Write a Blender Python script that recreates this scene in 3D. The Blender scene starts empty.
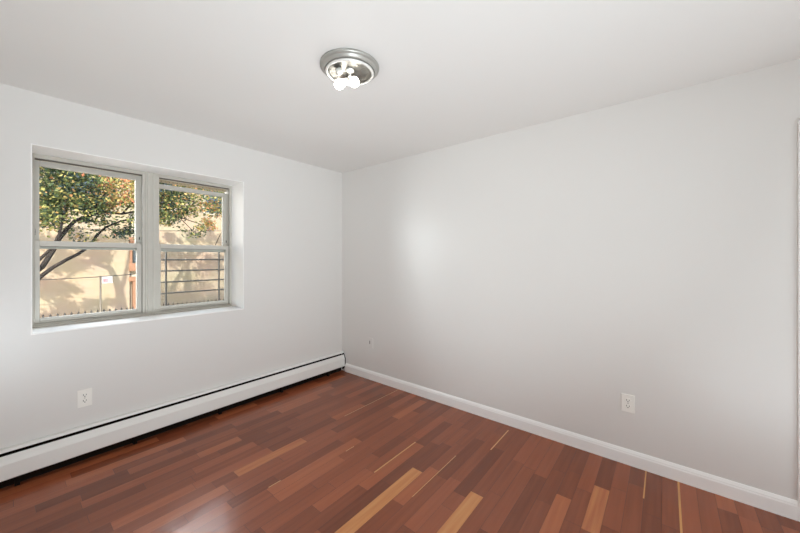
import bpy, bmesh, math, random
from mathutils import Vector, Matrix

# ------------------------------------------------------------------ camera, world, sun, exposure
scn = bpy.context.scene
col = scn.collection
CAM_H = 1.387
F_PX, HZ = 325.0, 258.0
YAW = math.radians(39.2)
cam_data = bpy.data.cameras.new('camera')
cam = bpy.data.objects.new('camera', cam_data)
col.objects.link(cam)
cam_data.sensor_width = 36.0
cam_data.lens = F_PX / 800.0 * 36.0
cam_data.shift_y = (HZ - 266.5) / 800.0
cam_data.clip_start = 0.02
cam_data.clip_end = 300
cam.location = (0, 0, CAM_H)
cam.rotation_euler = (math.pi / 2, 0, YAW - math.pi / 2)
scn.camera = cam

world = bpy.data.worlds.new('sky')
scn.world = world
world.use_nodes = True
wn = world.node_tree
wn.nodes.clear()
wo = wn.nodes.new('ShaderNodeOutputWorld')
wb = wn.nodes.new('ShaderNodeBackground')
ws = wn.nodes.new('ShaderNodeTexSky')
ws.sky_type = 'NISHITA'
ws.sun_disc = False
ws.sun_elevation = math.radians(32)
ws.sun_rotation = math.radians(211)
ws.altitude = 20
ws.air_density = 1.0
ws.dust_density = 1.5
wb.inputs['Strength'].default_value = 0.50
wn.links.new(ws.outputs[0], wb.inputs[0])
wn.links.new(wb.outputs[0], wo.inputs[0])

SUN = Vector((0.45, 0.74, -0.50)).normalized()
sd = bpy.data.lights.new('sun', 'SUN')
sd.energy = 7.6
sd.angle = math.radians(0.27)
sd.color = (1.0, 0.93, 0.82)
so = bpy.data.objects.new('sun', sd)
col.objects.link(so)
so.rotation_euler = SUN.to_track_quat('-Z', 'Y').to_euler()
so.location = (-8, -12, 12)

BULB_POWER = 11.0      # emission strength of the two frosted bulbs
REAR_POWER = 18.0      # fill lamp added in the made-up opening behind the camera

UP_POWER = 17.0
HIGH_FILL_POWER = 170.0
CORNER_FILL_POWER = 27.0
# area lamp added outside left of the window, standing in for bright sky
SKY_FILL_POWER = 165.0
kl = bpy.data.lights.new('sky_fill', 'AREA')
kl.shape = 'RECTANGLE'; kl.size = 1.3; kl.size_y = 1.5; kl.energy = SKY_FILL_POWER; kl.color = (0.93, 0.97, 1.0)
ko = bpy.data.objects.new('sky_fill', kl); col.objects.link(ko)
ko.location = (-0.95, 4.30, 1.85)
ko.rotation_euler = Vector((0.80, -0.60, -0.28)).to_track_quat('-Z', 'Y').to_euler()

k2 = bpy.data.lights.new('high_sky_fill', 'AREA')  # unseen lamp added above the view to brighten sill and floor glare
k2.shape = 'RECTANGLE'; k2.size = 2.2; k2.size_y = 1.2; k2.energy = HIGH_FILL_POWER; k2.color = (0.93, 0.97, 1.0)
k2o = bpy.data.objects.new('high_sky_fill', k2); col.objects.link(k2o)
k2o.location = (1.9, 6.0, 3.85)
k2o.rotation_euler = Vector((-0.15, -0.75, -0.55)).to_track_quat('-Z', 'Y').to_euler()

# soft fill lamp added behind the camera, aimed at the ceiling like bounced flash
bl_ = bpy.data.lights.new('bounce_fill', 'AREA')
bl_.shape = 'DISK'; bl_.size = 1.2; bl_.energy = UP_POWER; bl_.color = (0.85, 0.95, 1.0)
bo_ = bpy.data.objects.new('bounce_fill', bl_); col.objects.link(bo_)
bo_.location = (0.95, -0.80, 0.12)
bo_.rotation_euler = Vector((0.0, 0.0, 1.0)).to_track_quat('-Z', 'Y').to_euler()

# unseen fill lamp added low behind the camera, aimed up at the far corner
fd = bpy.data.lights.new('corner_fill', 'AREA')
fd.shape = 'DISK'; fd.size = 0.4; fd.energy = CORNER_FILL_POWER; fd.color = (0.85, 0.95, 1.0); fd.spread = math.radians(95)
fo = bpy.data.objects.new('corner_fill', fd); col.objects.link(fo)
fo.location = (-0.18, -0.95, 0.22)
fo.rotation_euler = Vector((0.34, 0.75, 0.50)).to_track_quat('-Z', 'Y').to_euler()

vs = scn.view_settings
vs.view_transform = 'Standard'
vs.look = 'None'
vs.gamma = 1.0
vs.use_curve_mapping = False
vs.exposure = 0.0
scn.cycles.use_denoising = True
scn.cycles.max_bounces = 14
scn.cycles.diffuse_bounces = 10
scn.cycles.glossy_bounces = 5
scn.cycles.transparent_max_bounces = 24
scn.cycles.sample_clamp_indirect = 4.0
scn.cycles.use_adaptive_sampling = False
scn.cycles.blur_glossy = 1.0
scn.cycles.caustics_reflective = False
scn.cycles.caustics_refractive = False

# ------------------------------------------------------------------ helpers
def srgb(r, g, b):
    def f(c):
        c /= 255.0
        return c / 12.92 if c <= 0.04045 else ((c + 0.055) / 1.055) ** 2.4
    return (f(r), f(g), f(b), 1.0)


def mat(name, color, rough=0.5, metal=0.0, spec=0.5, bump=None, var=None, coat=0.0, coat_rough=0.1):
    m = bpy.data.materials.new(name)
    m.use_nodes = True
    nt = m.node_tree
    b = nt.nodes['Principled BSDF']
    b.inputs['Base Color'].default_value = color
    b.inputs['Roughness'].default_value = rough
    b.inputs['Metallic'].default_value = metal
    b.inputs['Specular IOR Level'].default_value = spec
    b.inputs['Coat Weight'].default_value = coat
    b.inputs['Coat Roughness'].default_value = coat_rough
    tc = nt.nodes.new('ShaderNodeTexCoord')
    if bump:
        n = nt.nodes.new('ShaderNodeTexNoise')
        n.inputs['Scale'].default_value = bump[0]
        n.inputs['Detail'].default_value = 4
        nt.links.new(tc.outputs['Object'], n.inputs['Vector'])
        bp = nt.nodes.new('ShaderNodeBump')
        bp.inputs['Strength'].default_value = bump[1]
        bp.inputs['Distance'].default_value = 0.01
        nt.links.new(n.outputs['Fac'], bp.inputs['Height'])
        nt.links.new(bp.outputs[0], b.inputs['Normal'])
    if var:
        n = nt.nodes.new('ShaderNodeTexNoise')
        n.inputs['Scale'].default_value = var[0]
        n.inputs['Detail'].default_value = 5
        nt.links.new(tc.outputs['Object'], n.inputs['Vector'])
        mx = nt.nodes.new('ShaderNodeMix')
        mx.data_type = 'RGBA'
        mx.inputs['A'].default_value = color
        mx.inputs['B'].default_value = var[1]
        nt.links.new(n.outputs['Fac'], mx.inputs['Factor'])
        nt.links.new(mx.outputs['Result'], b.inputs['Base Color'])
    return m


class MB:
    """collects shapes and links them as one mesh object"""
    def __init__(self):
        self.bm = bmesh.new()

    def box(self, a, b, bev=0.0, seg=2):
        a, b = Vector(a), Vector(b)
        lo = Vector([min(a[i], b[i]) for i in range(3)])
        hi = Vector([max(a[i], b[i]) for i in range(3)])
        vs_ = [self.bm.verts.new((x, y, z)) for x in (lo.x, hi.x) for y in (lo.y, hi.y) for z in (lo.z, hi.z)]
        fs = []
        for q in ((0, 1, 3, 2), (4, 6, 7, 5), (0, 4, 5, 1), (2, 3, 7, 6), (0, 2, 6, 4), (1, 5, 7, 3)):
            fs.append(self.bm.faces.new([vs_[i] for i in q]))
        if bev > 0:
            es = list({e for f in fs for e in f.edges})
            bmesh.ops.bevel(self.bm, geom=es, offset=bev, segments=seg, profile=0.5, affect='EDGES')
        return self

    def prism(self, prof, axis, lo, hi):
        """closed profile (list of 2D) pushed along axis 'X' (profile y,z) or 'Y' (profile x,z)"""
        def P(p, t):
            return (t, p[0], p[1]) if axis == 'X' else ((p[0], t, p[1]) if axis == 'Y' else (p[0], p[1], t))
        A = [self.bm.verts.new(P(p, lo)) for p in prof]
        B = [self.bm.verts.new(P(p, hi)) for p in prof]
        n = len(prof)
        for i in range(n):
            self.bm.faces.new((A[i], A[(i + 1) % n], B[(i + 1) % n], B[i]))
        self.bm.faces.new(A)
        self.bm.faces.new(B[::-1])
        return self

    def tube(self, pts, radii, seg=8, cap=True):
        pts = [Vector(p) for p in pts]
        if not hasattr(radii, '__len__'):
            radii = [radii] * len(pts)
        rings = []
        up = Vector((0, 0, 1))
        for i, p in enumerate(pts):
            d = (pts[min(i + 1, len(pts) - 1)] - pts[max(i - 1, 0)]).normalized()
            u = d.cross(up)
            if u.length < 0.05:
                u = d.cross(Vector((1, 0, 0)))
            u.normalize()
            w = d.cross(u).normalized()
            rings.append([self.bm.verts.new(p + (u * math.cos(2 * math.pi * k / seg) + w * math.sin(2 * math.pi * k / seg)) * radii[i]) for k in range(seg)])
        for i in range(len(rings) - 1):
            for k in range(seg):
                f = self.bm.faces.new((rings[i][k], rings[i][(k + 1) % seg], rings[i + 1][(k + 1) % seg], rings[i + 1][k]))
                f.smooth = True
        if cap:
            self.bm.faces.new(rings[0][::-1])
            self.bm.faces.new(rings[-1])
        return self

    def lathe(self, prof, seg=48, M=None, close=False):
        """profile of (r, z) round the local Z axis"""
        M = M or Matrix()
        rings = []
        for r, z in prof:
            if r < 1e-6:
                rings.append([self.bm.verts.new(M @ Vector((0, 0, z)))])
            else:
                rings.append([self.bm.verts.new(M @ Vector((r * math.cos(2 * math.pi * k / seg), r * math.sin(2 * math.pi * k / seg), z))) for k in range(seg)])
        pairs = list(zip(rings[:-1], rings[1:]))
        if close:
            pairs.append((rings[-1], rings[0]))
        for A, B in pairs:
            for k in range(seg):
                a0, a1 = A[k % len(A)], A[(k + 1) % len(A)]
                b0, b1 = B[k % len(B)], B[(k + 1) % len(B)]
                vs_ = []
                for v in (a0, a1, b1, b0):
                    if v not in vs_:
                        vs_.append(v)
                if len(vs_) > 2:
                    f = self.bm.faces.new(vs_)
                    f.smooth = True
        return self

    def build(self, name, material, parent=None, smooth_angle=None, kind=None):
        bmesh.ops.recalc_face_normals(self.bm, faces=self.bm.faces)
        me = bpy.data.meshes.new(name)
        self.bm.to_mesh(me)
        self.bm.free()
        o = bpy.data.objects.new(name, me)
        col.objects.link(o)
        if material:
            me.materials.append(material)
        if parent:
            o.parent = parent
            o.matrix_parent_inverse = Matrix() if parent.parent else Matrix.Translation(-Vector(parent.location))
        if kind:
            o['kind'] = kind
        return o


def empty(name, loc, label=None, cat=None, group=None, kind=None):
    o = bpy.data.objects.new(name, None)
    o.empty_display_size = 0.1
    col.objects.link(o)
    o.location = loc
    tag(o, label, cat, group, kind)
    return o


def tag(o, label=None, cat=None, group=None, kind=None):
    if label: o['label'] = label
    if cat: o['category'] = cat
    if group: o['group'] = group
    if kind: o['kind'] = kind
    return o


def ring(mb, x0, x1, z0, z1, wl, wr, wb_, wt, y0, y1, bev=0.002):
    mb.box((x0, y0, z0), (x0 + wl, y1, z1), bev)
    mb.box((x1 - wr, y0, z0), (x1, y1, z1), bev)
    mb.box((x0 + wl, y0, z0), (x1 - wr, y1, z0 + wb_), bev)
    mb.box((x0 + wl, y0, z1 - wt), (x1 - wr, y1, z1), bev)

FW = Vector((math.cos(YAW), math.sin(YAW), 0))
RT = Vector((FW.y, -FW.x, 0))

def at(u, v, Y):
    """point of the plane y = Y that the photo shows at pixel (u, v): used to read real positions off the photo"""
    d = FW * F_PX + RT * (u - 400) + Vector((0, 0, HZ - v))
    p = d * (Y / d.y)
    return Vector((p.x, p.y, p.z + CAM_H))

# ------------------------------------------------------------------ materials
M = {}
M['wall'] = mat('wall_paint', srgb(226, 224, 221), rough=0.34, spec=0.6, bump=(9.0, 0.06))
M['ceiling'] = mat('ceiling_paint', srgb(229, 227, 224), rough=0.42, spec=0.3, bump=(7.0, 0.05))
M['trim'] = mat('trim_gloss', srgb(247, 246, 244), rough=0.3, spec=0.5)
M['reveal'] = mat('reveal_gloss', srgb(250, 249, 247), rough=0.35, spec=0.5)
M['vinyl'] = mat('window_vinyl', srgb(203, 200, 191), rough=0.4, var=(12, srgb(192, 188, 179)))
M['gasket'] = mat('window_gasket', srgb(112, 106, 98), rough=0.7)
M['latch'] = mat('latch_grey', srgb(90, 88, 84), rough=0.5)
M['screen'] = mat('screen_mesh', srgb(176, 160, 134), rough=0.8)
M['heater'] = mat('heater_enamel', srgb(240, 239, 235), rough=0.4, var=(3, srgb(232, 232, 229)))
M['heater_shade'] = mat('heater_inner_shade', srgb(24, 16, 11), rough=0.9, spec=0.1)  # near-black: shade in and under the heater put into the colour
M['fin'] = mat('heater_fin', srgb(120, 116, 110), rough=0.45, metal=0.8)
M['plate'] = mat('outlet_plate', srgb(244, 242, 236), rough=0.35)
M['slot'] = mat('outlet_slot', srgb(64, 60, 55), rough=0.7)
M['screw'] = mat('screw_metal', srgb(170, 168, 160), rough=0.35, metal=0.9)
M['fixture'] = mat('fixture_metal', srgb(166, 164, 158), rough=0.38, metal=0.35)
M['fixture_rim'] = mat('fixture_rim', srgb(238, 237, 232), rough=0.2, metal=0.3)
M['reflector'] = mat('fixture_reflector', srgb(150, 147, 140), rough=0.3, metal=0.85, bump=(60, 0.4))
M['socket'] = mat('socket_ceramic', srgb(214, 211, 203), rough=0.4)

def glass_mat(name, gloss=0.08, tint=(0.97, 0.985, 0.98, 1)):
    m = bpy.data.materials.new(name)
    m.use_nodes = True
    nt = m.node_tree
    nt.nodes.clear()
    o = nt.nodes.new('ShaderNodeOutputMaterial')
    t = nt.nodes.new('ShaderNodeBsdfTransparent')
    t.inputs[0].default_value = tint
    g = nt.nodes.new('ShaderNodeBsdfGlossy')
    g.inputs['Roughness'].default_value = 0.02
    fr = nt.nodes.new('ShaderNodeFresnel')
    fr.inputs[0].default_value = 1.18
    mx = nt.nodes.new('ShaderNodeMixShader')
    nt.links.new(fr.outputs[0], mx.inputs[0])
    nt.links.new(t.outputs[0], mx.inputs[1])
    nt.links.new(g.outputs[0], mx.inputs[2])
    nt.links.new(mx.outputs[0], o.inputs[0])
    return m
M['glass'] = glass_mat('window_glass')

def emit_mat(name, color, strength):
    m = bpy.data.materials.new(name)
    m.use_nodes = True
    b = m.node_tree.nodes['Principled BSDF']
    b.inputs['Base Color'].default_value = (0.9, 0.9, 0.88, 1)
    b.inputs['Emission Color'].default_value = color
    b.inputs['Emission Strength'].default_value = strength
    return m
M['bulb'] = emit_mat('lit_bulb_glass', (1.0, 0.965, 0.91, 1), BULB_POWER)

def floor_mat():
    m = bpy.data.materials.new('cherry_planks')
    m.use_nodes = True
    nt = m.node_tree
    L = nt.links.new
    b = nt.nodes['Principled BSDF']
    tc = nt.nodes.new('ShaderNodeTexCoord')
    at_ = nt.nodes.new('ShaderNodeAttribute'); at_.attribute_name = 'tone'
    as_ = nt.nodes.new('ShaderNodeAttribute'); as_.attribute_name = 'seed'
    cr = nt.nodes.new('ShaderNodeValToRGB')
    els = cr.color_ramp.elements
    stops = [(0.0, srgb(108, 56, 35)), (0.25, srgb(135, 73, 47)), (0.5, srgb(157, 87, 57)),
             (0.7, srgb(175, 102, 65)), (0.85, srgb(197, 128, 78)), (1.0, srgb(214, 156, 98))]
    els[0].position, els[0].color = stops[0]
    els[1].position, els[1].color = stops[-1]
    for p, c in stops[1:-1]:
        e = els.new(p); e.color = c
    # grain: long noise along X, shifted for every board
    comb = nt.nodes.new('ShaderNodeCombineXYZ')
    mul = nt.nodes.new('ShaderNodeMath'); mul.operation = 'MULTIPLY'; mul.inputs[1].default_value = 37.0
    L(as_.outputs['Fac'], mul.inputs[0]); L(mul.outputs[0], comb.inputs[2])
    vm = nt.nodes.new('ShaderNodeVectorMath'); vm.operation = 'MULTIPLY_ADD'
    vm.inputs[1].default_value = (2.2, 42.0, 1.0)
    L(tc.outputs['Object'], vm.inputs[0]); L(comb.outputs[0], vm.inputs[2])
    n1 = nt.nodes.new('ShaderNodeTexNoise'); n1.inputs['Scale'].default_value = 1.0; n1.inputs['Detail'].default_value = 3
    L(vm.outputs[0], n1.inputs['Vector'])
    n2 = nt.nodes.new('ShaderNodeTexNoise'); n2.inputs['Scale'].default_value = 2.3; n2.inputs['Detail'].default_value = 3
    L(tc.outputs['Object'], n2.inputs['Vector'])
    a1 = nt.nodes.new('ShaderNodeMath'); a1.operation = 'MULTIPLY_ADD'; a1.inputs[1].default_value = 0.34; 
    L(n1.outputs['Fac'], a1.inputs[0]); L(at_.outputs['Fac'], a1.inputs[2])
    a2 = nt.nodes.new('ShaderNodeMath'); a2.operation = 'MULTIPLY_ADD'; a2.inputs[1].default_value = 0.0
    L(n2.outputs['Fac'], a2.inputs[0]); L(a1.outputs[0], a2.inputs[2])
    a3 = nt.nodes.new('ShaderNodeMath'); a3.operation = 'SUBTRACT'; a3.inputs[1].default_value = 0.205
    L(a2.outputs[0], a3.inputs[0]); L(a3.outputs[0], cr.inputs[0])
    L(cr.outputs[0], b.inputs['Base Color'])
    # worn varnish: scuffs change the gloss
    n3 = nt.nodes.new('ShaderNodeTexNoise'); n3.inputs['Scale'].default_value = 5.0; n3.inputs['Detail'].default_value = 2
    L(tc.outputs['Object'], n3.inputs['Vector'])
    mr = nt.nodes.new('ShaderNodeMapRange')
    mr.inputs['From Min'].default_value = 0.3; mr.inputs['From Max'].default_value = 0.7
    mr.inputs['To Min'].default_value = 0.20; mr.inputs['To Max'].default_value = 0.27
    L(n3.outputs['Fac'], mr.inputs[0]); L(mr.outputs[0], b.inputs['Roughness'])
    b.inputs['Specular IOR Level'].default_value = 0.5
    bp = nt.nodes.new('ShaderNodeBump'); bp.inputs['Strength'].default_value = 0.08; bp.inputs['Distance'].default_value = 0.004
    L(n1.outputs['Fac'], bp.inputs['Height']); L(bp.outputs[0], b.inputs['Normal'])
    return m
M['floor'] = floor_mat()
M['gap'] = mat('plank_gap', srgb(38, 20, 15), rough=0.9)
M['yellow_gap'] = mat('filled_seam', srgb(206, 150, 92), rough=0.5)

# ------------------------------------------------------------------ the room
X0, X1 = -0.32, 2.667
Y0, Y1 = -1.45, 3.10
H = 2.44
WX0, WX1, WZ0, WZ1 = 0.117, 1.456, 0.900, 2.110
WT = 0.42          # thickness of the outside wall
FY = 3.35          # room-side face of the window frame

# floor: boards run along X
random.seed(11)
PW = 0.08
bm = bmesh.new()
tone_l = bm.faces.layers.float.new('tone')
seed_l = bm.faces.layers.float.new('seed')
# boards read off the photo: (y of upper edge, x start, x end, tone)
special = [
    (1.295, 0.95, 1.722, 0.93), (0.895, 1.25, 1.766, 0.90), (2.175, 0.95, 1.46, 0.78), (0.495, 1.62, 2.067, 0.70),
    (0.335, 1.88, 2.29, 0.80), (1.855, 2.16, 2.59, 0.68), (1.775, 1.00, 1.49, 0.60), (1.375, 1.02, 1.50, 0.12),
    (1.375, 1.50, 2.045, 0.16), (0.975, 1.70, 2.28, 0.14), (2.895, 0.25, 0.89, 0.68), (2.575, 0.87, 1.16, 0.70),
    (2.095, 0.42, 0.86, 0.66), (2.255, 0.36, 0.74, 0.62), (2.495, 0.55, 0.98, 0.3), (1.935, 0.52, 0.81, 0.55),
    (1.535, 1.10, 1.52, 0.55), (1.215, 1.0, 1.42, 0.3), (0.735, 1.55, 2.2, 0.40), (0.575, 1.55, 1.95, 0.30),
    (0.175, 1.95, 2.45, 0.34), (1.055, 1.32, 1.80, 0.5), (2.015, 0.86, 1.4, 0.42), (1.695, 1.2, 1.7, 0.36),
]
rows = {}
for yt, xa, xb, tn in special:
    k = int(round((yt - 0.015) / PW)) - 1
    rows.setdefault(k, []).append((xa, xb, tn))
def board(xa, xb, ya, yb, tn):
    g = 0.0006
    xa, xb = xa + g, xb - g
    ya, yb = ya + g, yb - g
    t1, t2 = random.gauss(0, 0.00020), random.gauss(0, 0.00020)
    v = [bm.verts.new(p) for p in ((xa, ya, t1), (xb, ya, -t1), (xb, yb, -t2), (xa, yb, t2))]
    f = bm.faces.new(v)
    f[tone_l] = tn
    f[seed_l] = random.random()
k0 = int(math.floor((Y0 - 0.015) / PW))
k1 = int(math.ceil((Y1 - 0.015) / PW))
for k in range(k0, k1):
    ya, yb = max(0.015 + k * PW, Y0), min(0.015 + (k + 1) * PW, Y1)
    fixed = sorted(rows.get(k, []))
    spans, cur = [], X0 - random.random() * 0.4
    while cur < X1:
        nxt = cur + random.choice((0.3, 0.38, 0.45, 0.55, 0.65, 0.8)) * random.uniform(0.9, 1.1)
        for fa, fb, ft in fixed:
            if cur < fa < nxt or (nxt > fa - 0.12 and nxt < fa):
                nxt = fa
                break
        hit = [s for s in fixed if abs(s[0] - cur) < 1e-6]
        if hit:
            nxt, tn = hit[0][1], hit[0][2]
        else:
            tn = random.gauss(0.36, 0.085)
            r = random.random()
            if r < 0.06: tn = 0.62
            elif r < 0.2: tn = 0.18
            tn = max(0.1, tn)
        a, b_ = max(cur, X0), min(nxt, X1)
        if b_ - a > 0.01:
            board(a, b_, ya, yb, tn)
        cur = nxt
me = bpy.data.meshes.new('floor')
# subfloor under the boards
for f in bm.faces: f.material_index = 0
sv = [bm.verts.new(p) for p in ((X0, Y0, -0.0025), (X1, Y0, -0.0025), (X1, Y1, -0.0025), (X0, Y1, -0.0025))]
f = bm.faces.new(sv); f.material_index = 1
sv = [bm.verts.new(p) for p in ((X0, Y0, -0.15), (X1, Y0, -0.15), (X1, Y1, -0.15), (X0, Y1, -0.15))]
f = bm.faces.new(sv[::-1]); f.material_index = 1
# pale filled seams between boards
for (xa, xb, y, w) in ((1.90, 2.655, 2.178, 0.006), (1.523, 1.971, 1.457, 0.010), (1.508, 2.014, 1.137, 0.005), (2.235, 2.579, 0.977, 0.008),
                       (2.34, 2.655, 0.096, 0.007), (2.15, 2.655, -0.064, 0.010), (1.02, 1.10, 1.857, 0.005), (1.56, 1.64, 1.775, 0.005)):
    sv = [bm.verts.new(p) for p in ((xa, y - w / 2, 0.0006), (xb, y - w / 2, 0.0006), (xb, y + w / 2, 0.0006), (xa, y + w / 2, 0.0006))]
    f = bm.faces.new(sv); f.material_index = 2
bm.to_mesh(me); bm.free()
me.materials.append(M['floor']); me.materials.append(M['gap']); me.materials.append(M['yellow_gap'])
fl = bpy.data.objects.new('floor', me); col.objects.link(fl); fl['kind'] = 'structure'

MB().box((X0 - 0.15, Y0 - 0.15, H), (X1 + 0.15, Y1 + WT, H + 0.25)).build('ceiling', M['ceiling'], kind='structure')
# window wall: four boxes round the opening, one mesh
w = MB()
w.box((X0 - 0.15, Y1, -0.15), (WX0, Y1 + WT, H)); w.box((WX1, Y1, -0.15), (X1 + 0.15, Y1 + WT, H))
w.box((WX0, Y1, -0.15), (WX1, Y1 + WT, WZ0)); w.box((WX0, Y1, WZ1), (WX1, Y1 + WT, H))
w.build('wall_left', M['wall'], kind='structure')
MB().box((X1, Y0 - 0.15, -0.15), (X1 + 0.15, Y1, H)).build('wall_right', M['wall'], kind='structure')
MB().box((X0 - 0.15, Y0 - 0.15, -0.15), (X0, Y1, H)).build('wall_near', M['wall'], kind='structure')
# wall behind the camera with a wide opening made up for the fill lamp
DX0, DX1, DZ0, DZ1 = 0.15, 2.25, 0.02, 2.0
w = MB()
w.box((X0, Y0 - 0.15, -0.15), (DX0, Y0, H)); w.box((DX1, Y0 - 0.15, -0.15), (X1, Y0, H))
w.box((DX0, Y0 - 0.15, DZ1), (DX1, Y0, H)); w.box((DX0, Y0 - 0.15, -0.15), (DX1, Y0, DZ0))
w.build('wall_behind', M['wall'], kind='structure')
hl = bpy.data.lights.new('rear_fill', 'AREA')  # unseen fill lamp added in the opening
hl.shape = 'RECTANGLE'; hl.energy = REAR_POWER; hl.size = DX1 - DX0; hl.size_y = DZ1 - DZ0; hl.color = (0.86, 0.955, 1.0)
ho = bpy.data.objects.new('rear_fill', hl); col.objects.link(ho)
ho.location = ((DX0 + DX1) / 2, Y0 - 0.12, (DZ0 + DZ1) / 2)
ho.rotation_euler = (math.radians(90), 0, 0)
# added box closing the opening off from the sun
hb = MB()
hb.box((X0 - 0.15, Y0 - 1.5, -0.15), (X1 + 0.15, Y0 - 1.35, H + 0.25)); hb.box((X0 - 0.15, Y0 - 1.35, -0.15), (X0, Y0 - 0.15, H + 0.25))
hb.box((X1, Y0 - 1.35, -0.15), (X1 + 0.15, Y0 - 0.15, H + 0.25)); hb.box((X0, Y0 - 1.35, H), (X1, Y0 - 0.15, H + 0.25)); hb.box((X0, Y0 - 1.35, -0.15), (X1, Y0 - 0.15, 0))
hb.build('sun_block_box', M['wall'], kind='structure')

# painted reveal of the window opening (thin plaster returns)
r = MB()
t = 0.006
r.box((WX0, Y1 + 0.001, WZ0), (WX1, FY + 0.08, WZ0 + t)); r.box((WX0, Y1 + 0.001, WZ1 - t), (WX1, FY + 0.08, WZ1))
r.box((WX0, Y1 + 0.001, WZ0 + t), (WX0 + t, FY + 0.08, WZ1 - t)); r.box((WX1 - t, Y1 + 0.001, WZ0 + t), (WX1, FY + 0.08, WZ1 - t))
r.build('window_sill', M['reveal'], kind='structure')

# baseboard on the right wall (moulded top edge)
BY0, BY1 = -0.544, Y1 - 0.068
prof = [(X1 - 0.0005, 0.0), (X1 - 0.015, 0.0), (X1 - 0.015, 0.072), (X1 - 0.012, 0.080), (X1 - 0.012, 0.084), (X1 - 0.007, 0.094), (X1 - 0.004, 0.100), (X1 - 0.0005, 0.100)]
MB().prism(prof, 'Y', BY0, BY1).build('baseboard_right', M['trim'], kind='structure')
# door casing that starts at the right edge of the photo, and its closed door
c = MB()
c.box((X1 - 0.018, -0.61, 0), (X1 - 0.0005, -0.544, 2.11), 0.003)
c.box((X1 - 0.018, -1.44, 0), (X1 - 0.0005, -1.37, 2.11), 0.003)
c.box((X1 - 0.018, -1.37, 2.04), (X1 - 0.0005, -0.61, 2.11), 0.003)
c.build('trim_1', M['trim'], kind='structure')
d1 = empty('door_1', (X1 - 0.006, -0.99, 0), kind='structure')
MB().box((X1 - 0.010, -1.368, 0.008), (X1 - 0.0006, -0.612, 2.038)).build('door_panel', M['trim'], d1)
MB().lathe([(0, 0), (0.03, 0), (0.03, 0.006), (0.01, 0.01), (0.01, 0.03), (0.026, 0.04), (0.028, 0.055), (0.018, 0.066), (0, 0.068)], 24,
           Matrix.Translation((X1 - 0.010, -1.31, 0.96)) @ Matrix.Rotation(-math.pi / 2, 4, 'Y')).build('door_knob', M['screw'], d1)
# casing of the made-up opening behind the camera
c = MB()
ring(c, DX0 - 0.06, DX1 + 0.06, 0.0, DZ1 + 0.06, 0.06, 0.06, 0.018, 0.06, Y0, Y0 + 0.018)
c.build('trim_2', M['trim'], kind='structure')

# ------------------------------------------------------------------ windows
def window(name, x0, x1, upper_drop, gl, gr, ul, ur):
    """x0..x1 outside of the unit; gl, gr lower glass edges; ul, ur upper glass edges"""
    e = empty(name, ((x0 + x1) / 2, FY, WZ0), kind='structure')
    z0, z1 = WZ0 + 0.0065, WZ1 - 0.0065
    fr = MB()
    # stepped frame: jambs, head, sill, with tracks
    jl, jr = 0.020, 0.020
    fr.box((x0, FY, z0), (x0 + jl, FY + 0.10, z1), 0.0015); fr.box((x1 - jr, FY, z0), (x1, FY + 0.10, z1), 0.0015)
    fr.box((x0 + jl, FY, z1 - 0.026), (x1 - jr, FY + 0.10, z1), 0.0015)
    fr.box((x0 + jl, FY - 0.006, z0), (x1 - jr, FY + 0.10, z0 + 0.016), 0.0015)
    fr.box((x0 + jl, FY + 0.008, z0 + 0.016), (x1 - jr, FY + 0.10, z0 + 0.026), 0.001)
    fr.box((x0 - 0.0, FY - 0.006, z1 - 0.012), (x1, FY + 0.001, z1), 0.001)
    # parting strip between the two tracks
    fr.box((x0 + jl, FY + 0.046, z0 + 0.026), (x0 + jl + 0.008, FY + 0.050, z1 - 0.026))
    fr.box((x1 - jr - 0.008, FY + 0.046, z0 + 0.026), (x1 - jr, FY + 0.050, z1 - 0.026))
    f = fr.build('window_frame', M['vinyl'], e)
    # dark weather strips at the head and jambs
    g = MB()
    g.box((x0 + jl, FY + 0.010, z1 - 0.031), (x1 - jr, FY + 0.046, z1 - 0.026))
    g.box((x1 - jr - 0.0025, FY + 0.004, z0 + 0.026), (x1 - jr, FY + 0.012, z1 - 0.031))
    g.build('weather_strip', M['gasket'], f)
    sx0, sx1 = x0 + jl, x1 - jr - 0.001
    # upper sash, outer track
    uz1 = z1 - 0.033 - upper_drop
    uz0 = 1.452 - upper_drop * 0.2
    us = MB()
    ring(us, sx0, sx1, uz0, uz1, ul - sx0, sx1 - ur, 0.035, 0.036, FY + 0.052, FY + 0.085)
    s = us.build('upper_sash', M['vinyl'], e)
    MB().box((ul - 0.004, FY + 0.066, uz0 + 0.03), (ur + 0.004, FY + 0.070, uz1 - 0.03)).build('pane', M['glass'], s)
    lt = MB()
    lt.box((sx0 + 0.003, FY + 0.046, 1.548), (sx0 + 0.008, FY + 0.052, 1.590), 0.001)
    lt.box((sx1 - 0.012, FY + 0.046, 1.540), (sx1 - 0.004, FY + 0.052, 1.562), 0.001)
    lt.build('sash_stop', M['latch'], s)
    # lower sash, inner track
    lz0, lz1 = z0 + 0.027, 1.507
    ls = MB()
    ring(ls, sx0, sx1, lz0, lz1, gl - sx0, sx1 - gr, 0.034, 0.038, FY + 0.012, FY + 0.045)
    ls.box((sx0 + 0.03, FY + 0.004, lz0 + 0.004), (sx1 - 0.03, FY + 0.013, lz0 + 0.012), 0.001)   # lift rail
    s2 = ls.build('lower_sash', M['vinyl'], e)
    MB().box((gl - 0.004, FY + 0.026, lz0 + 0.03), (gr + 0.004, FY + 0.030, lz1 - 0.03)).build('pane', M['glass'], s2)
    gs = MB()
    gs.box((gl, FY + 0.014, lz1 - 0.041), (gr, FY + 0.03, lz1 - 0.038))
    gs.build('glazing_bead', M['gasket'], s2)
    return e

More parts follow.
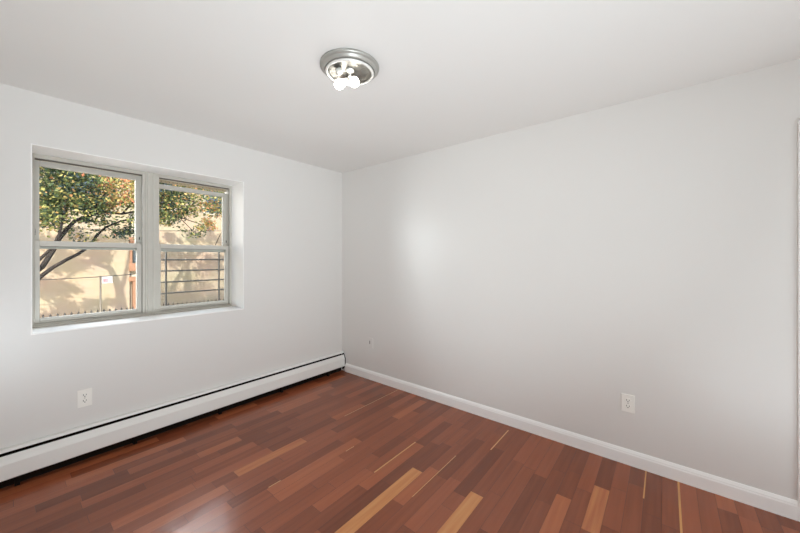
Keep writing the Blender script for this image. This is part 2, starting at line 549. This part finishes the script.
MX0, MX1 = 0.757, 0.832
w1 = window('window_1', WX0 + t, MX0, 0.0, 0.168, 0.703, 0.168, 0.703)
w2 = window('window_2', MX1, WX1 - t, 0.040, 0.866, 1.398, 0.862, 1.392)
mu = MB()
mu.box((MX0, FY - 0.004, WZ0 + 0.0065), (MX1, FY + 0.10, WZ1 - 0.0065), 0.002)
mu.box((MX0 + 0.012, FY - 0.010, WZ0 + 0.0065), (MX0 + 0.026, FY - 0.003, WZ1 - 0.0065), 0.002)
mu.box((MX1 - 0.026, FY - 0.010, WZ0 + 0.0065), (MX1 - 0.012, FY - 0.003, WZ1 - 0.0065), 0.002)
mu.build('mullion', M['vinyl'], w1)
# the upper sash of the right unit has slipped: a perforated track shows in the gap
pt = MB()
x = 0.858
pt.box((0.853, FY + 0.06, 2.046), (1.428, FY + 0.064, 2.056)); pt.box((0.853, FY + 0.06, 2.062), (1.428, FY + 0.064, 2.072))
while x < 1.42:
    pt.box((x, FY + 0.058, 2.054), (x + 0.018, FY + 0.066, 2.064)); x += 0.030
pt.build('screen_track', M['screen'], w2)

# fine insect screen over the lower half of the right unit
def screen_mat():
    m = bpy.data.materials.new('insect_screen')
    m.use_nodes = True
    nt = m.node_tree
    nt.nodes.clear()
    o = nt.nodes.new('ShaderNodeOutputMaterial'); t_ = nt.nodes.new('ShaderNodeBsdfTransparent')
    d_ = nt.nodes.new('ShaderNodeBsdfDiffuse'); d_.inputs[0].default_value = srgb(150, 144, 136)
    mx = nt.nodes.new('ShaderNodeMixShader'); mx.inputs[0].default_value = 0.13
    nt.links.new(t_.outputs[0], mx.inputs[1]); nt.links.new(d_.outputs[0], mx.inputs[2]); nt.links.new(mx.outputs[0], o.inputs[0])
    return m
M['insect_screen'] = screen_mat()
MB().box((0.852, FY + 0.0905, 0.935), (1.43, FY + 0.0915, 1.50)).build('insect_screen', M['insect_screen'], w2)

# ------------------------------------------------------------------ window guard outside the right unit
M['guard'] = mat('guard_paint', srgb(86, 80, 76), rough=0.5)
gy = FY + 0.16
wg = empty('window_guard', (1.14, gy, 0.93), 'dark metal window guard with horizontal bars outside the right window pane', 'window guard')
for xx in (0.943, 1.395):
    MB().box((xx - 0.006, gy - 0.010, 0.90), (xx + 0.006, gy + 0.010, 1.50), 0.002).build('upright', M['guard'], wg)
for i in range(1, 5):
    z = 0.963 + i * 0.102
    MB().tube([(0.80, gy + 0.012, z), (1.452, gy + 0.012, z)], 0.007, 8).build('bar', M['guard'], wg)

# ------------------------------------------------------------------ baseboard heater
hx0, hx1 = X0 + 0.01, X1 - 0.004
ht = empty('baseboard_heater', (1.2, Y1, 0), 'long white metal baseboard heater on the floor under the window', 'heater')
yw = Y1 - 0.0008
bp = [(yw - 0.004, 0.03), (yw - 0.004, 0.238), (yw - 0.030, 0.236), (yw - 0.038, 0.222), (yw - 0.036, 0.220), (yw - 0.028, 0.230), (yw - 0.0065, 0.232), (yw - 0.0065, 0.03)]
MB().prism(bp, 'X', hx0, hx1).build('back_panel', M['heater'], ht)
fp = [(3.060, 0.200), (3.057, 0.204), (3.052, 0.203), (3.034, 0.158), (3.034, 0.070), (3.040, 0.064), (3.046, 0.064), (3.046, 0.067), (3.040, 0.069), (3.037, 0.073), (3.037, 0.157), (3.054, 0.198)]
MB().prism(fp, 'X', hx0, hx1 - 0.010).build('front_cover', M['heater'], ht)
dm = MB(); dm.prism([(yw - 0.005, 0.196), (yw - 0.034, 0.206), (yw - 0.034, 0.203), (yw - 0.005, 0.192)], 'X', hx0, hx1 - 0.012)
dm.build('damper', M['heater_shade'], ht)
dk = MB(); dk.box((hx0, yw - 0.0068, 0.03), (hx1 - 0.012, yw - 0.0085, 0.226)); dk.box((hx0, yw - 0.004, 0.004), (hx1 - 0.02, yw - 0.012, 0.05)); dk.build('shade_liner', M['heater_shade'], ht)  # dark sheets holding the painted shade of slot and underside
ec = MB(); ec.prism([(yw, 0.02), (yw, 0.238), (yw - 0.032, 0.234), (yw - 0.046, 0.205), (yw - 0.069, 0.160), (yw - 0.069, 0.062), (yw - 0.060, 0.050), (yw - 0.030, 0.02)], 'X', hx1 - 0.0032, hx1)
o = ec.build('end_cap', M['heater_shade'], ht)
fn = MB()
fn.tube([(hx0 + 0.02, 3.070, 0.115), (hx1 - 0.03, 3.070, 0.115)], 0.010, 10)
x = hx0 + 0.05
while x < hx1 - 0.1:
    fn.box((x, 3.046, 0.088), (x + 0.0008, 3.094, 0.142)); x += 0.012
fn.build('fin_tube', M['fin'], ht)
for i, x in enumerate((0.05, 0.62, 1.22, 1.82, 2.42)):
    MB().box((x, 3.060, 0.0), (x + 0.022, 3.094, 0.095)).build('foot_bracket', M['heater_shade'], ht)

# ------------------------------------------------------------------ outlets
def outlet(loc, rz, label, painted=False):
    """duplex outlet; local -Y faces the room"""
    e = empty('wall_outlet', (0, 0, 0), label, 'outlet')
    MB().box((-0.037, -0.0068, -0.0590), (0.037, -0.0004, 0.0590), 0.0018, 2).build('cover_plate', M['plate'], e)
    for s in (-1, 1):
        rc = MB()
        prof = []
        for k in range(24):
            a = 2 * math.pi * k / 24
            prof.append((max(-0.0155, min(0.0155, 0.0175 * math.cos(a))), 0.0145 * math.sin(a) + s * 0.0195))
        A = [rc.bm.verts.new((p[0], -0.0086, p[1])) for p in prof]
        B = [rc.bm.verts.new((p[0], -0.0060, p[1])) for p in prof]
        for k in range(24):
            rc.bm.faces.new((A[k], A[(k + 1) % 24], B[(k + 1) % 24], B[k]))
        rc.bm.faces.new(A); rc.bm.faces.new(B[::-1])
        ro = rc.build('receptacle', M['plate'], e)
        sl = MB()
        sl.box((-0.0088, -0.0092, s * 0.0195 - 0.002), (-0.0058, -0.0080, s * 0.0195 + 0.0085))
        sl.box((0.0058, -0.0092, s * 0.0195 - 0.001), (0.0086, -0.0080, s * 0.0195 + 0.0075))
        sl.lathe([(0, 0), (0.0032, 0), (0.0032, 0.0012), (0, 0.0012)], 12,
                 Matrix.Translation((0, -0.0080, s * 0.0195 - 0.0075)) @ Matrix.Rotation(math.pi / 2, 4, 'X'))
        sl.build('slots', M['slot'], ro)
    MB().lathe([(0, 0), (0.0035, 0), (0.003, 0.0012), (0, 0.0014)], 12, Matrix.Translation((0, -0.0063, 0)) @ Matrix.Rotation(math.pi / 2, 4, 'X')).build('screw', M['screw'], e)
    e.location = loc
    e.rotation_euler = (0, 0, rz)
    return e
outlet((0.362, Y1, 0.424), 0, 'white duplex outlet under the window, above the baseboard heater')
outlet((X1, 0.193, 0.410), -math.pi / 2, 'white duplex outlet on the right wall above the long white baseboard')
# small painted-over jack plate in the far corner of the right wall
jp = empty('wall_jack', (0, 0, 0), 'small painted wall jack plate on the right wall near the corner', 'wall jack')
MB().box((-0.034, -0.006, -0.057), (0.034, -0.0004, 0.057), 0.003, 3).build('cover_plate', M['wall'], jp)
MB().box((-0.016, -0.009, -0.012), (-0.008, -0.0055, 0.024), 0.001).build('toggle', M['slot'], jp)
jp.location = (X1, 2.603, 0.418); jp.rotation_euler = (0, 0, -math.pi / 2)

# ------------------------------------------------------------------ ceiling light
LX, LY = 1.21, 1.342
cl = empty('ceiling_light', (LX, LY, H), 'round flush ceiling light with stepped metal ring and two bare lit bulbs', 'ceiling light')
T = Matrix.Translation((LX, LY, H))
MB().lathe([(0.0, -0.001), (0.158, -0.001), (0.161, -0.004), (0.160, -0.012), (0.152, -0.017), (0.148, -0.018), (0.146, -0.026), (0.139, -0.033),
            (0.134, -0.034), (0.134, -0.020), (0.126, -0.010), (0.0, -0.010)], 72, T).build('canopy', M['fixture'], cl)
MB().lathe([(0.132, -0.034), (0.1315, -0.040), (0.128, -0.045), (0.123, -0.046), (0.119, -0.043), (0.117, -0.036), (0.120, -0.034)], 72, T, close=True).build('glass_holder_ring', M['fixture_rim'], cl)
MB().lathe([(0.0, -0.014), (0.035, -0.014), (0.075, -0.012), (0.112, -0.020), (0.114, -0.034), (0.110, -0.034), (0.108, -0.023), (0.07, -0.016), (0.0, -0.018)], 60, T).build('reflector_pan', M['reflector'], cl)
MB().lathe([(0, 0), (0.022, 0), (0.022, -0.012), (0.006, -0.014), (0.006, -0.034), (0.009, -0.036), (0.009, -0.042), (0, -0.044)], 20, Matrix.Translation((LX, LY, H - 0.017))).build('center_post', M['fixture_rim'], cl)

def bulb(base, direction):
    """socket at base, A-shaped bulb along direction"""
    d = Vector(direction).normalized()
    R_ = Matrix.Translation(base) @ d.to_track_quat('Z', 'Y').to_matrix().to_4x4()
    so_ = MB().lathe([(0, -0.012), (0.014, -0.012), (0.019, -0.006), (0.019, 0.018), (0.016, 0.022), (0.014, 0.022), (0.014, 0.004), (0, 0.004)], 28, R_).build('socket', M['socket'], cl)
    bl = MB().lathe([(0, 0.006), (0.011, 0.006), (0.0125, 0.018), (0.0135, 0.026), (0.018, 0.036), (0.0225, 0.048), (0.0262, 0.060), (0.0270, 0.070),
                     (0.0252, 0.081), (0.019, 0.090), (0.010, 0.0960), (0, 0.0975)], 36, R_).build('bulb', M['bulb'], cl)
    bl['label'] = 'lit frosted bulb'
    return bl
bulb(Vector((1.255, 1.350, H - 0.048)), (-0.55, -0.50, -0.64))
bulb(Vector((1.250, 1.402, H - 0.040)), (-0.66, 0.14, -0.50))
so2 = Matrix.Translation((1.165, 1.375, H - 0.032)) @ Vector((-0.5, 0.5, -0.5)).to_track_quat('Z', 'Y').to_matrix().to_4x4()
MB().lathe([(0, -0.012), (0.014, -0.012), (0.019, -0.006), (0.019, 0.018), (0.016, 0.022), (0.014, 0.022), (0.014, 0.004), (0, 0.004)], 28, so2).build('socket', M['socket'], cl)

# ------------------------------------------------------------------ outdoors
GZ = -2.7
BYW = 16.0
def stucco():
    m = bpy.data.materials.new('beige_block_wall')
    m.use_nodes = True
    nt = m.node_tree; L = nt.links.new
    b = nt.nodes['Principled BSDF']; b.inputs['Roughness'].default_value = 0.9; b.inputs['Specular IOR Level'].default_value = 0.1
    tc = nt.nodes.new('ShaderNodeTexCoord')
    mp = nt.nodes.new('ShaderNodeMapping'); mp.inputs['Rotation'].default_value = (math.pi / 2, 0, 0)
    L(tc.outputs['Object'], mp.inputs[0])
    br = nt.nodes.new('ShaderNodeTexBrick'); br.inputs['Scale'].default_value = 1.0
    br.inputs['Color1'].default_value = srgb(170, 156, 135); br.inputs['Color2'].default_value = srgb(166, 151, 130); br.inputs['Mortar'].default_value = srgb(160, 141, 116)
    br.inputs['Brick Width'].default_value = 0.6; br.inputs['Row Height'].default_value = 0.3; br.inputs['Mortar Size'].default_value = 0.008
    L(mp.outputs[0], br.inputs['Vector'])
    n = nt.nodes.new('ShaderNodeTexNoise'); n.inputs['Scale'].default_value = 1.3; n.inputs['Detail'].default_value = 6
    L(tc.outputs['Object'], n.inputs['Vector'])
    mx = nt.nodes.new('ShaderNodeMix'); mx.data_type = 'RGBA'; mx.blend_type = 'MULTIPLY'; mx.inputs['Factor'].default_value = 0.25
    L(br.outputs['Color'], mx.inputs['A']); L(n.outputs['Color'], mx.inputs['B']); L(mx.outputs['Result'], b.inputs['Base Color'])
    return m
M['stucco'] = stucco()
M['orange'] = mat('orange_brick', srgb(150, 114, 90), rough=0.8, var=(5, srgb(134, 96, 72)))
M['cream'] = mat('cream_stone', srgb(184, 176, 160), rough=0.8)
M['dark_glass'] = mat('dark_window_glass', srgb(58, 72, 84), rough=0.08)
M['iron'] = mat('fence_iron', srgb(60, 55, 52), rough=0.6)
M['steel'] = mat('sign_pole_steel', srgb(112, 104, 92), rough=0.5, metal=0.3)
M['sign'] = mat('sign_white', srgb(236, 232, 234), rough=0.5)
M['sign_pink'] = mat('sign_print', srgb(206, 160, 168), rough=0.5)
M['bark'] = mat('tree_bark', srgb(52, 44, 39), rough=0.95, bump=(14, 0.8), var=(6, srgb(36, 30, 27)))
M['ground'] = mat('pavement', srgb(168, 156, 140), rough=0.9, var=(2, srgb(150, 140, 128)))
M['wire'] = mat('wire_black', srgb(60, 54, 50), rough=0.6)

MB().box((-30, 3.6, GZ - 0.2), (40, 40, GZ)).build('ground', M['ground'], kind='structure')

bd = empty('neighbouring_building', (5, BYW, GZ), 'beige block building with tree shadows on its wall, seen through the windows', 'building')
bw = MB(); bw.box((-14, BYW, GZ), (3.12, BYW + 6, 6.0)); bw.box((4.0, BYW, GZ), (24, BYW + 6, 6.0)); bw.box((3.12, BYW, 3.2), (4.0, BYW + 6, 6.0))
bw.build('wall', M['stucco'], bd)
ba = MB(); ba.box((3.12, BYW + 0.15, GZ), (4.0, BYW + 3, 3.2)); ba.build('entrance_bay', M['cream'], bd)
ob = MB()
for (z0_, z1_) in ((0.88, 1.18), (0.48, 0.66), (1.95, 2.2), (-1.4, -1.15)):
    ob.box((3.10, BYW - 0.05, z0_), (4.02, BYW + 0.149, z1_), 0.01)
ob.box((3.22, BYW - 0.02, GZ), (3.32, BYW + 0.149, 0.5)); ob.box((3.78, BYW - 0.02, GZ), (3.90, BYW + 0.149, 0.5)); ob.box((3.12, BYW - 0.02, 1.18), (3.20, BYW + 0.149, 1.95))
ob.build('brick_trim', M['orange'], bd)
MB().box((3.24, BYW + 0.10, 1.22), (3.46, BYW + 0.149, 1.80)).build('window', M['dark_glass'], bd)
MB().box((3.60, BYW + 0.10, 1.22), (3.92, BYW + 0.149, 1.80)).build('window', M['dark_glass'], bd)
MB().box((3.34, BYW + 0.10, GZ), (3.76, BYW + 0.149, -0.3)).build('door', M['iron'], bd)
for i in range(8):
    x = -3.5 + i * 2.3
    wf = MB(); ring(wf, x, x + 1.25, 3.35, 5.0, 0.08, 0.08, 0.1, 0.08, BYW - 0.03, BYW + 0.001, 0)
    wo_ = wf.build('window', M['cream'], bd)
    MB().box((x + 0.07, BYW - 0.008, 3.43), (x + 1.18, BYW - 0.004, 4.93)).build('pane', M['dark_glass'], wo_)

# iron fence in front of it
FYY = 14.8
fe = empty('iron_fence', (4, FYY, GZ), 'low dark iron picket fence along the foot of the beige building', 'fence')
fz = at(190, 302, FYY).z + 0.04
for z in (GZ + 0.25, fz - 0.16):
    MB().box((-1.0, FYY - 0.02, z - 0.02), (11.5, FYY + 0.02, z + 0.02)).build('rail', M['iron'], fe)
pk = MB(); pk.box((-0.014, -0.014, 0), (0.014, 0.014, fz - GZ - 0.05)); pk.lathe([(0.0, fz - GZ), (0.03, fz - GZ - 0.06), (0.014, fz - GZ - 0.11)], 6)
p0 = pk.build('picket', M['iron'], None)
for i in range(80):
    p = p0 if i == 0 else p0.copy()
    if i: col.objects.link(p)
    p.parent = fe
    p.location = (-0.9 + i * 0.155 - 4, 0, 0)

# street sign on its pole
sp = at(100.5, 276, 13.0)
sg = empty('street_sign', (sp.x, 13.0, GZ), 'thin metal pole with a small white sign, seen through left window', 'street sign')
MB().tube([(sp.x, 13.0, GZ), (sp.x, 13.0, sp.z)], 0.022, 10).build('pole', M['steel'], sg)
s = MB().box((sp.x + 0.03, 12.985, sp.z - 0.22), (sp.x + 0.27, 13.0, sp.z - 0.01), 0.004).build('sign_plate', M['sign'], sg)
MB().box((sp.x + 0.06, 12.982, sp.z - 0.19), (sp.x + 0.16, 12.984, sp.z - 0.08)).build('sign_print', M['sign_pink'], s)

# overhead wires
def wire(u0, v0, u1, v1, Y, r, label, mt, end=3.0):
    a, b = at(u0, v0, Y), at(u1, v1, Y)
    d = b - a
    pts = []
    for i in range(33):
        q = -2.0 + (2.0 + end) * i / 32
        p = a + d * q
        p.z += 0.05 * ((q - 0.5) ** 2 - 0.25)
        pts.append(p)
    o = MB().tube(pts, r, 6).build('overhead_wire', mt)
    tag(o, label, 'wire', None)
wire(60, 279, 141, 273.5, 12.0, 0.011, 'dark wire crossing the lower left window pane above the small sign', M['wire'], 1.08)
wire(88, 229, 190, 231, 12.5, 0.010, 'dark wire crossing both upper panes just under the leaves', M['wire'])

# ---- trees
def leaf_mat():
    m = bpy.data.materials.new('autumn_leaves')
    m.use_nodes = True
    nt = m.node_tree; L = nt.links.new
    b = nt.nodes['Principled BSDF']; b.inputs['Roughness'].default_value = 0.55; b.inputs['Specular IOR Level'].default_value = 0.3
    a = nt.nodes.new('ShaderNodeAttribute'); a.attribute_name = 'hue'
    cr = nt.nodes.new('ShaderNodeValToRGB')
    st = [(0.0, srgb(52, 70, 64)), (0.3, srgb(86, 104, 68)), (0.55, srgb(142, 146, 86)), (0.72, srgb(200, 186, 118)), (0.86, srgb(214, 164, 112)), (1.0, srgb(194, 126, 92))]
    els = cr.color_ramp.elements
    els[0].position, els[0].color = st[0]; els[1].position, els[1].color = st[-1]
    for p, c in st[1:-1]:
        e = els.new(p); e.color = c
    L(a.outputs['Fac'], cr.inputs[0]); L(cr.outputs[0], b.inputs['Base Color'])
    tr = nt.nodes.new('ShaderNodeBsdfTranslucent'); L(cr.outputs[0], tr.inputs[0])
    mx = nt.nodes.new('ShaderNodeMixShader'); mx.inputs[0].default_value = 0.3
    L(b.outputs[0], mx.inputs[1]); L(tr.outputs[0], mx.inputs[2]); L(mx.outputs[0], nt.nodes['Material Output'].inputs[0])
    return m
M['leaf'] = leaf_mat()

def foliage(clusters, name, parent, size=(0.05, 0.09)):
    """clusters: (centre, radius, count, hue mean, hue spread)"""
    vv, ff, hh = [], [], []
    for c, r, n, hm, hs in clusters:
        for _ in range(n):
            p = c + Vector((random.gauss(0, 1), random.gauss(0, 1), random.gauss(0, 0.7))) * r * 0.55
            s = random.uniform(*size)
            d = Vector((random.gauss(0, 1), random.gauss(0, 1), random.gauss(-0.2, 0.7))).normalized()
            q = d.cross(Vector((random.gauss(0, 1), random.gauss(0, 1), random.gauss(0, 1)))).normalized()
            nrm = d.cross(q)
            i = len(vv)
            vv += [p - d * s * 0.5, p + q * s * 0.34 - nrm * s * 0.08, p + d * s * 0.55, p - q * s * 0.34 - nrm * s * 0.08]
            ff += [(i, i + 1, i + 2), (i, i + 2, i + 3)]
            h_ = min(1, max(0, random.gauss(hm, hs)))
            hh += [h_, h_]
    me = bpy.data.meshes.new(name)
    me.from_pydata([tuple(v) for v in vv], [], ff)
    a = me.attributes.new('hue', 'FLOAT', 'FACE')
    a.data.foreach_set('value', hh)
    me.materials.append(M['leaf'])
    o = bpy.data.objects.new(name, me); col.objects.link(o)
    o.parent = parent
    o.matrix_parent_inverse = Matrix.Translation(-Vector(parent.location))
    return o

random.seed(5)
TY = 9.0
t1 = empty('street_tree', (-1.6, TY, GZ), 'large leafy street tree with dark curving limbs filling the upper window panes', 'tree')
tb = MB()
base = Vector((-1.6, TY, GZ))
def P(u, v, Y=TY): return at(u, v, Y)
crotch = Vector((-0.9, TY, 0.15))
tb.tube([base, Vector((-1.55, TY, GZ + 1.2)), Vector((-1.25, TY, -0.5)), crotch], [0.30, 0.24, 0.22, 0.19], 14)
LIMB = 0.5
def limb(pts, r0, r1, seg=9):
    n = len(pts)
    tb.tube(pts, [(r0 + (r1 - r0) * i / (n - 1)) * LIMB for i in range(n)], seg)
limb([crotch, P(30, 276), P(42, 267), P(52, 252), P(59, 239), P(67, 229), P(75, 220.5), P(89, 215.5, 9.1), P(105, 212, 9.3), P(122, 214, 9.5), P(137, 211, 9.6), P(160, 205, 9.8)], 0.095, 0.035)
limb([crotch, P(30, 268, 8.9), P(40, 259, 8.8), P(53, 247, 8.7), P(60, 232, 8.6), P(64, 214, 8.6), P(66, 195, 8.5)], 0.07, 0.025)
limb([crotch, P(28, 286, 9.4), P(40, 277, 9.4), P(52, 268, 9.4), P(66, 260, 9.4), P(78, 254, 9.4), P(90, 246, 9.5), P(97, 235, 9.6), P(106, 227, 9.7), P(121, 221, 9.8), P(137, 218, 10), P(165, 214, 10.2)], 0.085, 0.03)
limb([P(59, 239), P(60, 228), P(64, 218), P(70, 200), P(80, 180)], 0.05, 0.02)
limb([P(89, 215.5, 9.1), P(100, 200, 9.2), P(112, 185, 9.3), P(125, 165, 9.4)], 0.04, 0.015)
limb([P(122, 214, 9.5), P(135, 200, 9.6), P(160, 195, 9.7), P(185, 200, 9.8), P(210, 205, 9.9), P(235, 200, 10)], 0.04, 0.015)
limb([P(165, 214, 10.2), P(185, 219, 10.2), P(200, 224, 10.2), P(212, 231, 10.2)], 0.03, 0.01)
limb([P(178, 216, 10.2), P(190, 228, 10.2), P(196, 233, 10.2)], 0.02, 0.008)
limb([P(106, 227, 9.7), P(118, 233, 9.8), P(130, 232, 9.9), P(140, 228, 10)], 0.025, 0.01)
limb([P(214, 248, 10.3), P(220, 235, 10.3), P(228, 222, 10.2), P(236, 205, 10)], 0.02, 0.012)
tb.build('trunk', M['bark'], t1)
cls = []
def spray(u0, u1, v0, v1, n, y0, y1, hm, hs, cnt=(26, 44), r=(0.16, 0.30)):
    n = int(n * 1.6)
    for _ in range(n):
        c = at(random.uniform(u0, u1), random.uniform(v0, v1), random.uniform(y0, y1))
        cls.append((c, random.uniform(*r), random.randint(*cnt), random.gauss(hm - 0.08, 0.12), hs + 0.06))
spray(20, 145, 120, 165, 50, 8.4, 10.4, 0.3, 0.15)
spray(28, 100, 162, 200, 50, 8.3, 10.6, 0.32, 0.18)
spray(28, 66, 195, 226, 34, 8.3, 10.4, 0.40, 0.18)
spray(66, 100, 196, 212, 16, 8.5, 10.2, 0.42, 0.18)
spray(98, 145, 162, 208, 40, 8.6, 10.4, 0.78, 0.16)
spray(75, 140, 217, 224, 10, 8.9, 10.2, 0.5, 0.15, (10, 20), (0.1, 0.18))
spray(118, 142, 226, 236, 8, 9.4, 10.4, 0.25, 0.15, (14, 26), (0.1, 0.18))
spray(66, 115, 228, 242, 8, 9.0, 10.2, 0.35, 0.2, (6, 14), (0.1, 0.2))
spray(140, 250, 140, 186, 50, 8.8, 11, 0.35, 0.18)
spray(146, 180, 184, 220, 34, 9.2, 11, 0.38, 0.2)
spray(212, 245, 178, 200, 16, 9.0, 11, 0.45, 0.2)
spray(175, 240, 184, 214, 50, 9.2, 11, 0.52, 0.2)
spray(160, 172, 214, 224, 5, 9.4, 10.6, 0.6, 0.15, (12, 20), (0.1, 0.2))
spray(196, 216, 219, 230, 7, 9.8, 10.6, 0.82, 0.15, (12, 22), (0.1, 0.16))
spray(178, 206, 224, 236, 6, 9.8, 10.6, 0.3, 0.2, (8, 16), (0.1, 0.16))
foliage([(c, r, int(n * 1.5), h, q) for c, r, n, h, q in cls], 'crown', t1, (0.045, 0.08))

# second tree, left of the view, whose shadow falls on the beige wall
CY = 6.5
K = (BYW - CY) / SUN.y
def shade(u, v):          # place on this tree whose shadow the photo shows at (u, v) on the wall
    return at(u, v, BYW) - SUN * K
t2o = shade(123, 320)
LIMB = 1.0
t2 = empty('young_tree', (t2o.x, CY, GZ), 'sparse street tree standing left of the large tree, beyond the window', 'tree')
tb = MB()
limb([Vector((t2o.x + 0.05, CY, GZ)), Vector((t2o.x + 0.02, CY, 0.5)), shade(123, 322), shade(121, 300), shade(119, 288), shade(115, 278), shade(110, 268.5), shade(98, 264), shade(85, 261), shade(70, 262), shade(55, 258)], 0.17, 0.035)
limb([shade(120, 292), shade(124, 281), shade(127, 268), shade(129, 255), shade(130, 240)], 0.07, 0.03)
limb([shade(110, 268.5), shade(107, 260), shade(103, 252), shade(95, 245)], 0.05, 0.02)
limb([shade(98, 264), shade(88, 255), shade(76, 250)], 0.04, 0.02)
limb([shade(85, 261), shade(75, 272), shade(62, 280), shade(50, 283)], 0.04, 0.02)
# right-hand stem
limb([shade(187, 345), shade(187.5, 300), shade(188, 275), shade(189, 258), shade(195, 240)], 0.15, 0.10)
limb([shade(165, 318), shade(168, 300), shade(176, 282), shade(184, 268), shade(196, 255), shade(212, 245)], 0.09, 0.05)
limb([shade(187.5, 285), shade(180, 272), shade(170, 262)], 0.05, 0.03)
tb.build('trunk', M['bark'], t2)
cls = []
def spray2(u0, u1, v0, v1, n, hm, cnt=(14, 30), r=(0.12, 0.3)):
    for _ in range(n):
        p = shade(random.uniform(u0, u1), random.uniform(v0, v1))
        p += SUN * random.uniform(-0.8, 0.8)
        cls.append((p, random.uniform(*r), random.randint(*cnt), hm, 0.15))
spray2(38, 62, 282, 296, 12, 0.4); spray2(62, 76, 286, 290, 5, 0.4)
spray2(55, 90, 250, 268, 14, 0.4); spray2(90, 115, 246, 258, 9, 0.5)
spray2(60, 95, 303, 318, 12, 0.4, (8, 20)); spray2(95, 128, 296, 316, 8, 0.4, (8, 20))
spray2(40, 60, 315, 325, 4, 0.4); spray2(40, 140, 235, 248, 16, 0.4)
spray2(160, 235, 232, 262, 34, 0.4, (10, 24), (0.1, 0.24)); spray2(172, 195, 288, 305, 8, 0.4)
spray2(160, 172, 285, 318, 5, 0.4); spray2(195, 222, 258, 268, 8, 0.5, (8, 16))
foliage([(c, r * 0.9, n * 4, h, q) for c, r, n, h, q in cls], 'crown', t2, (0.09, 0.14))
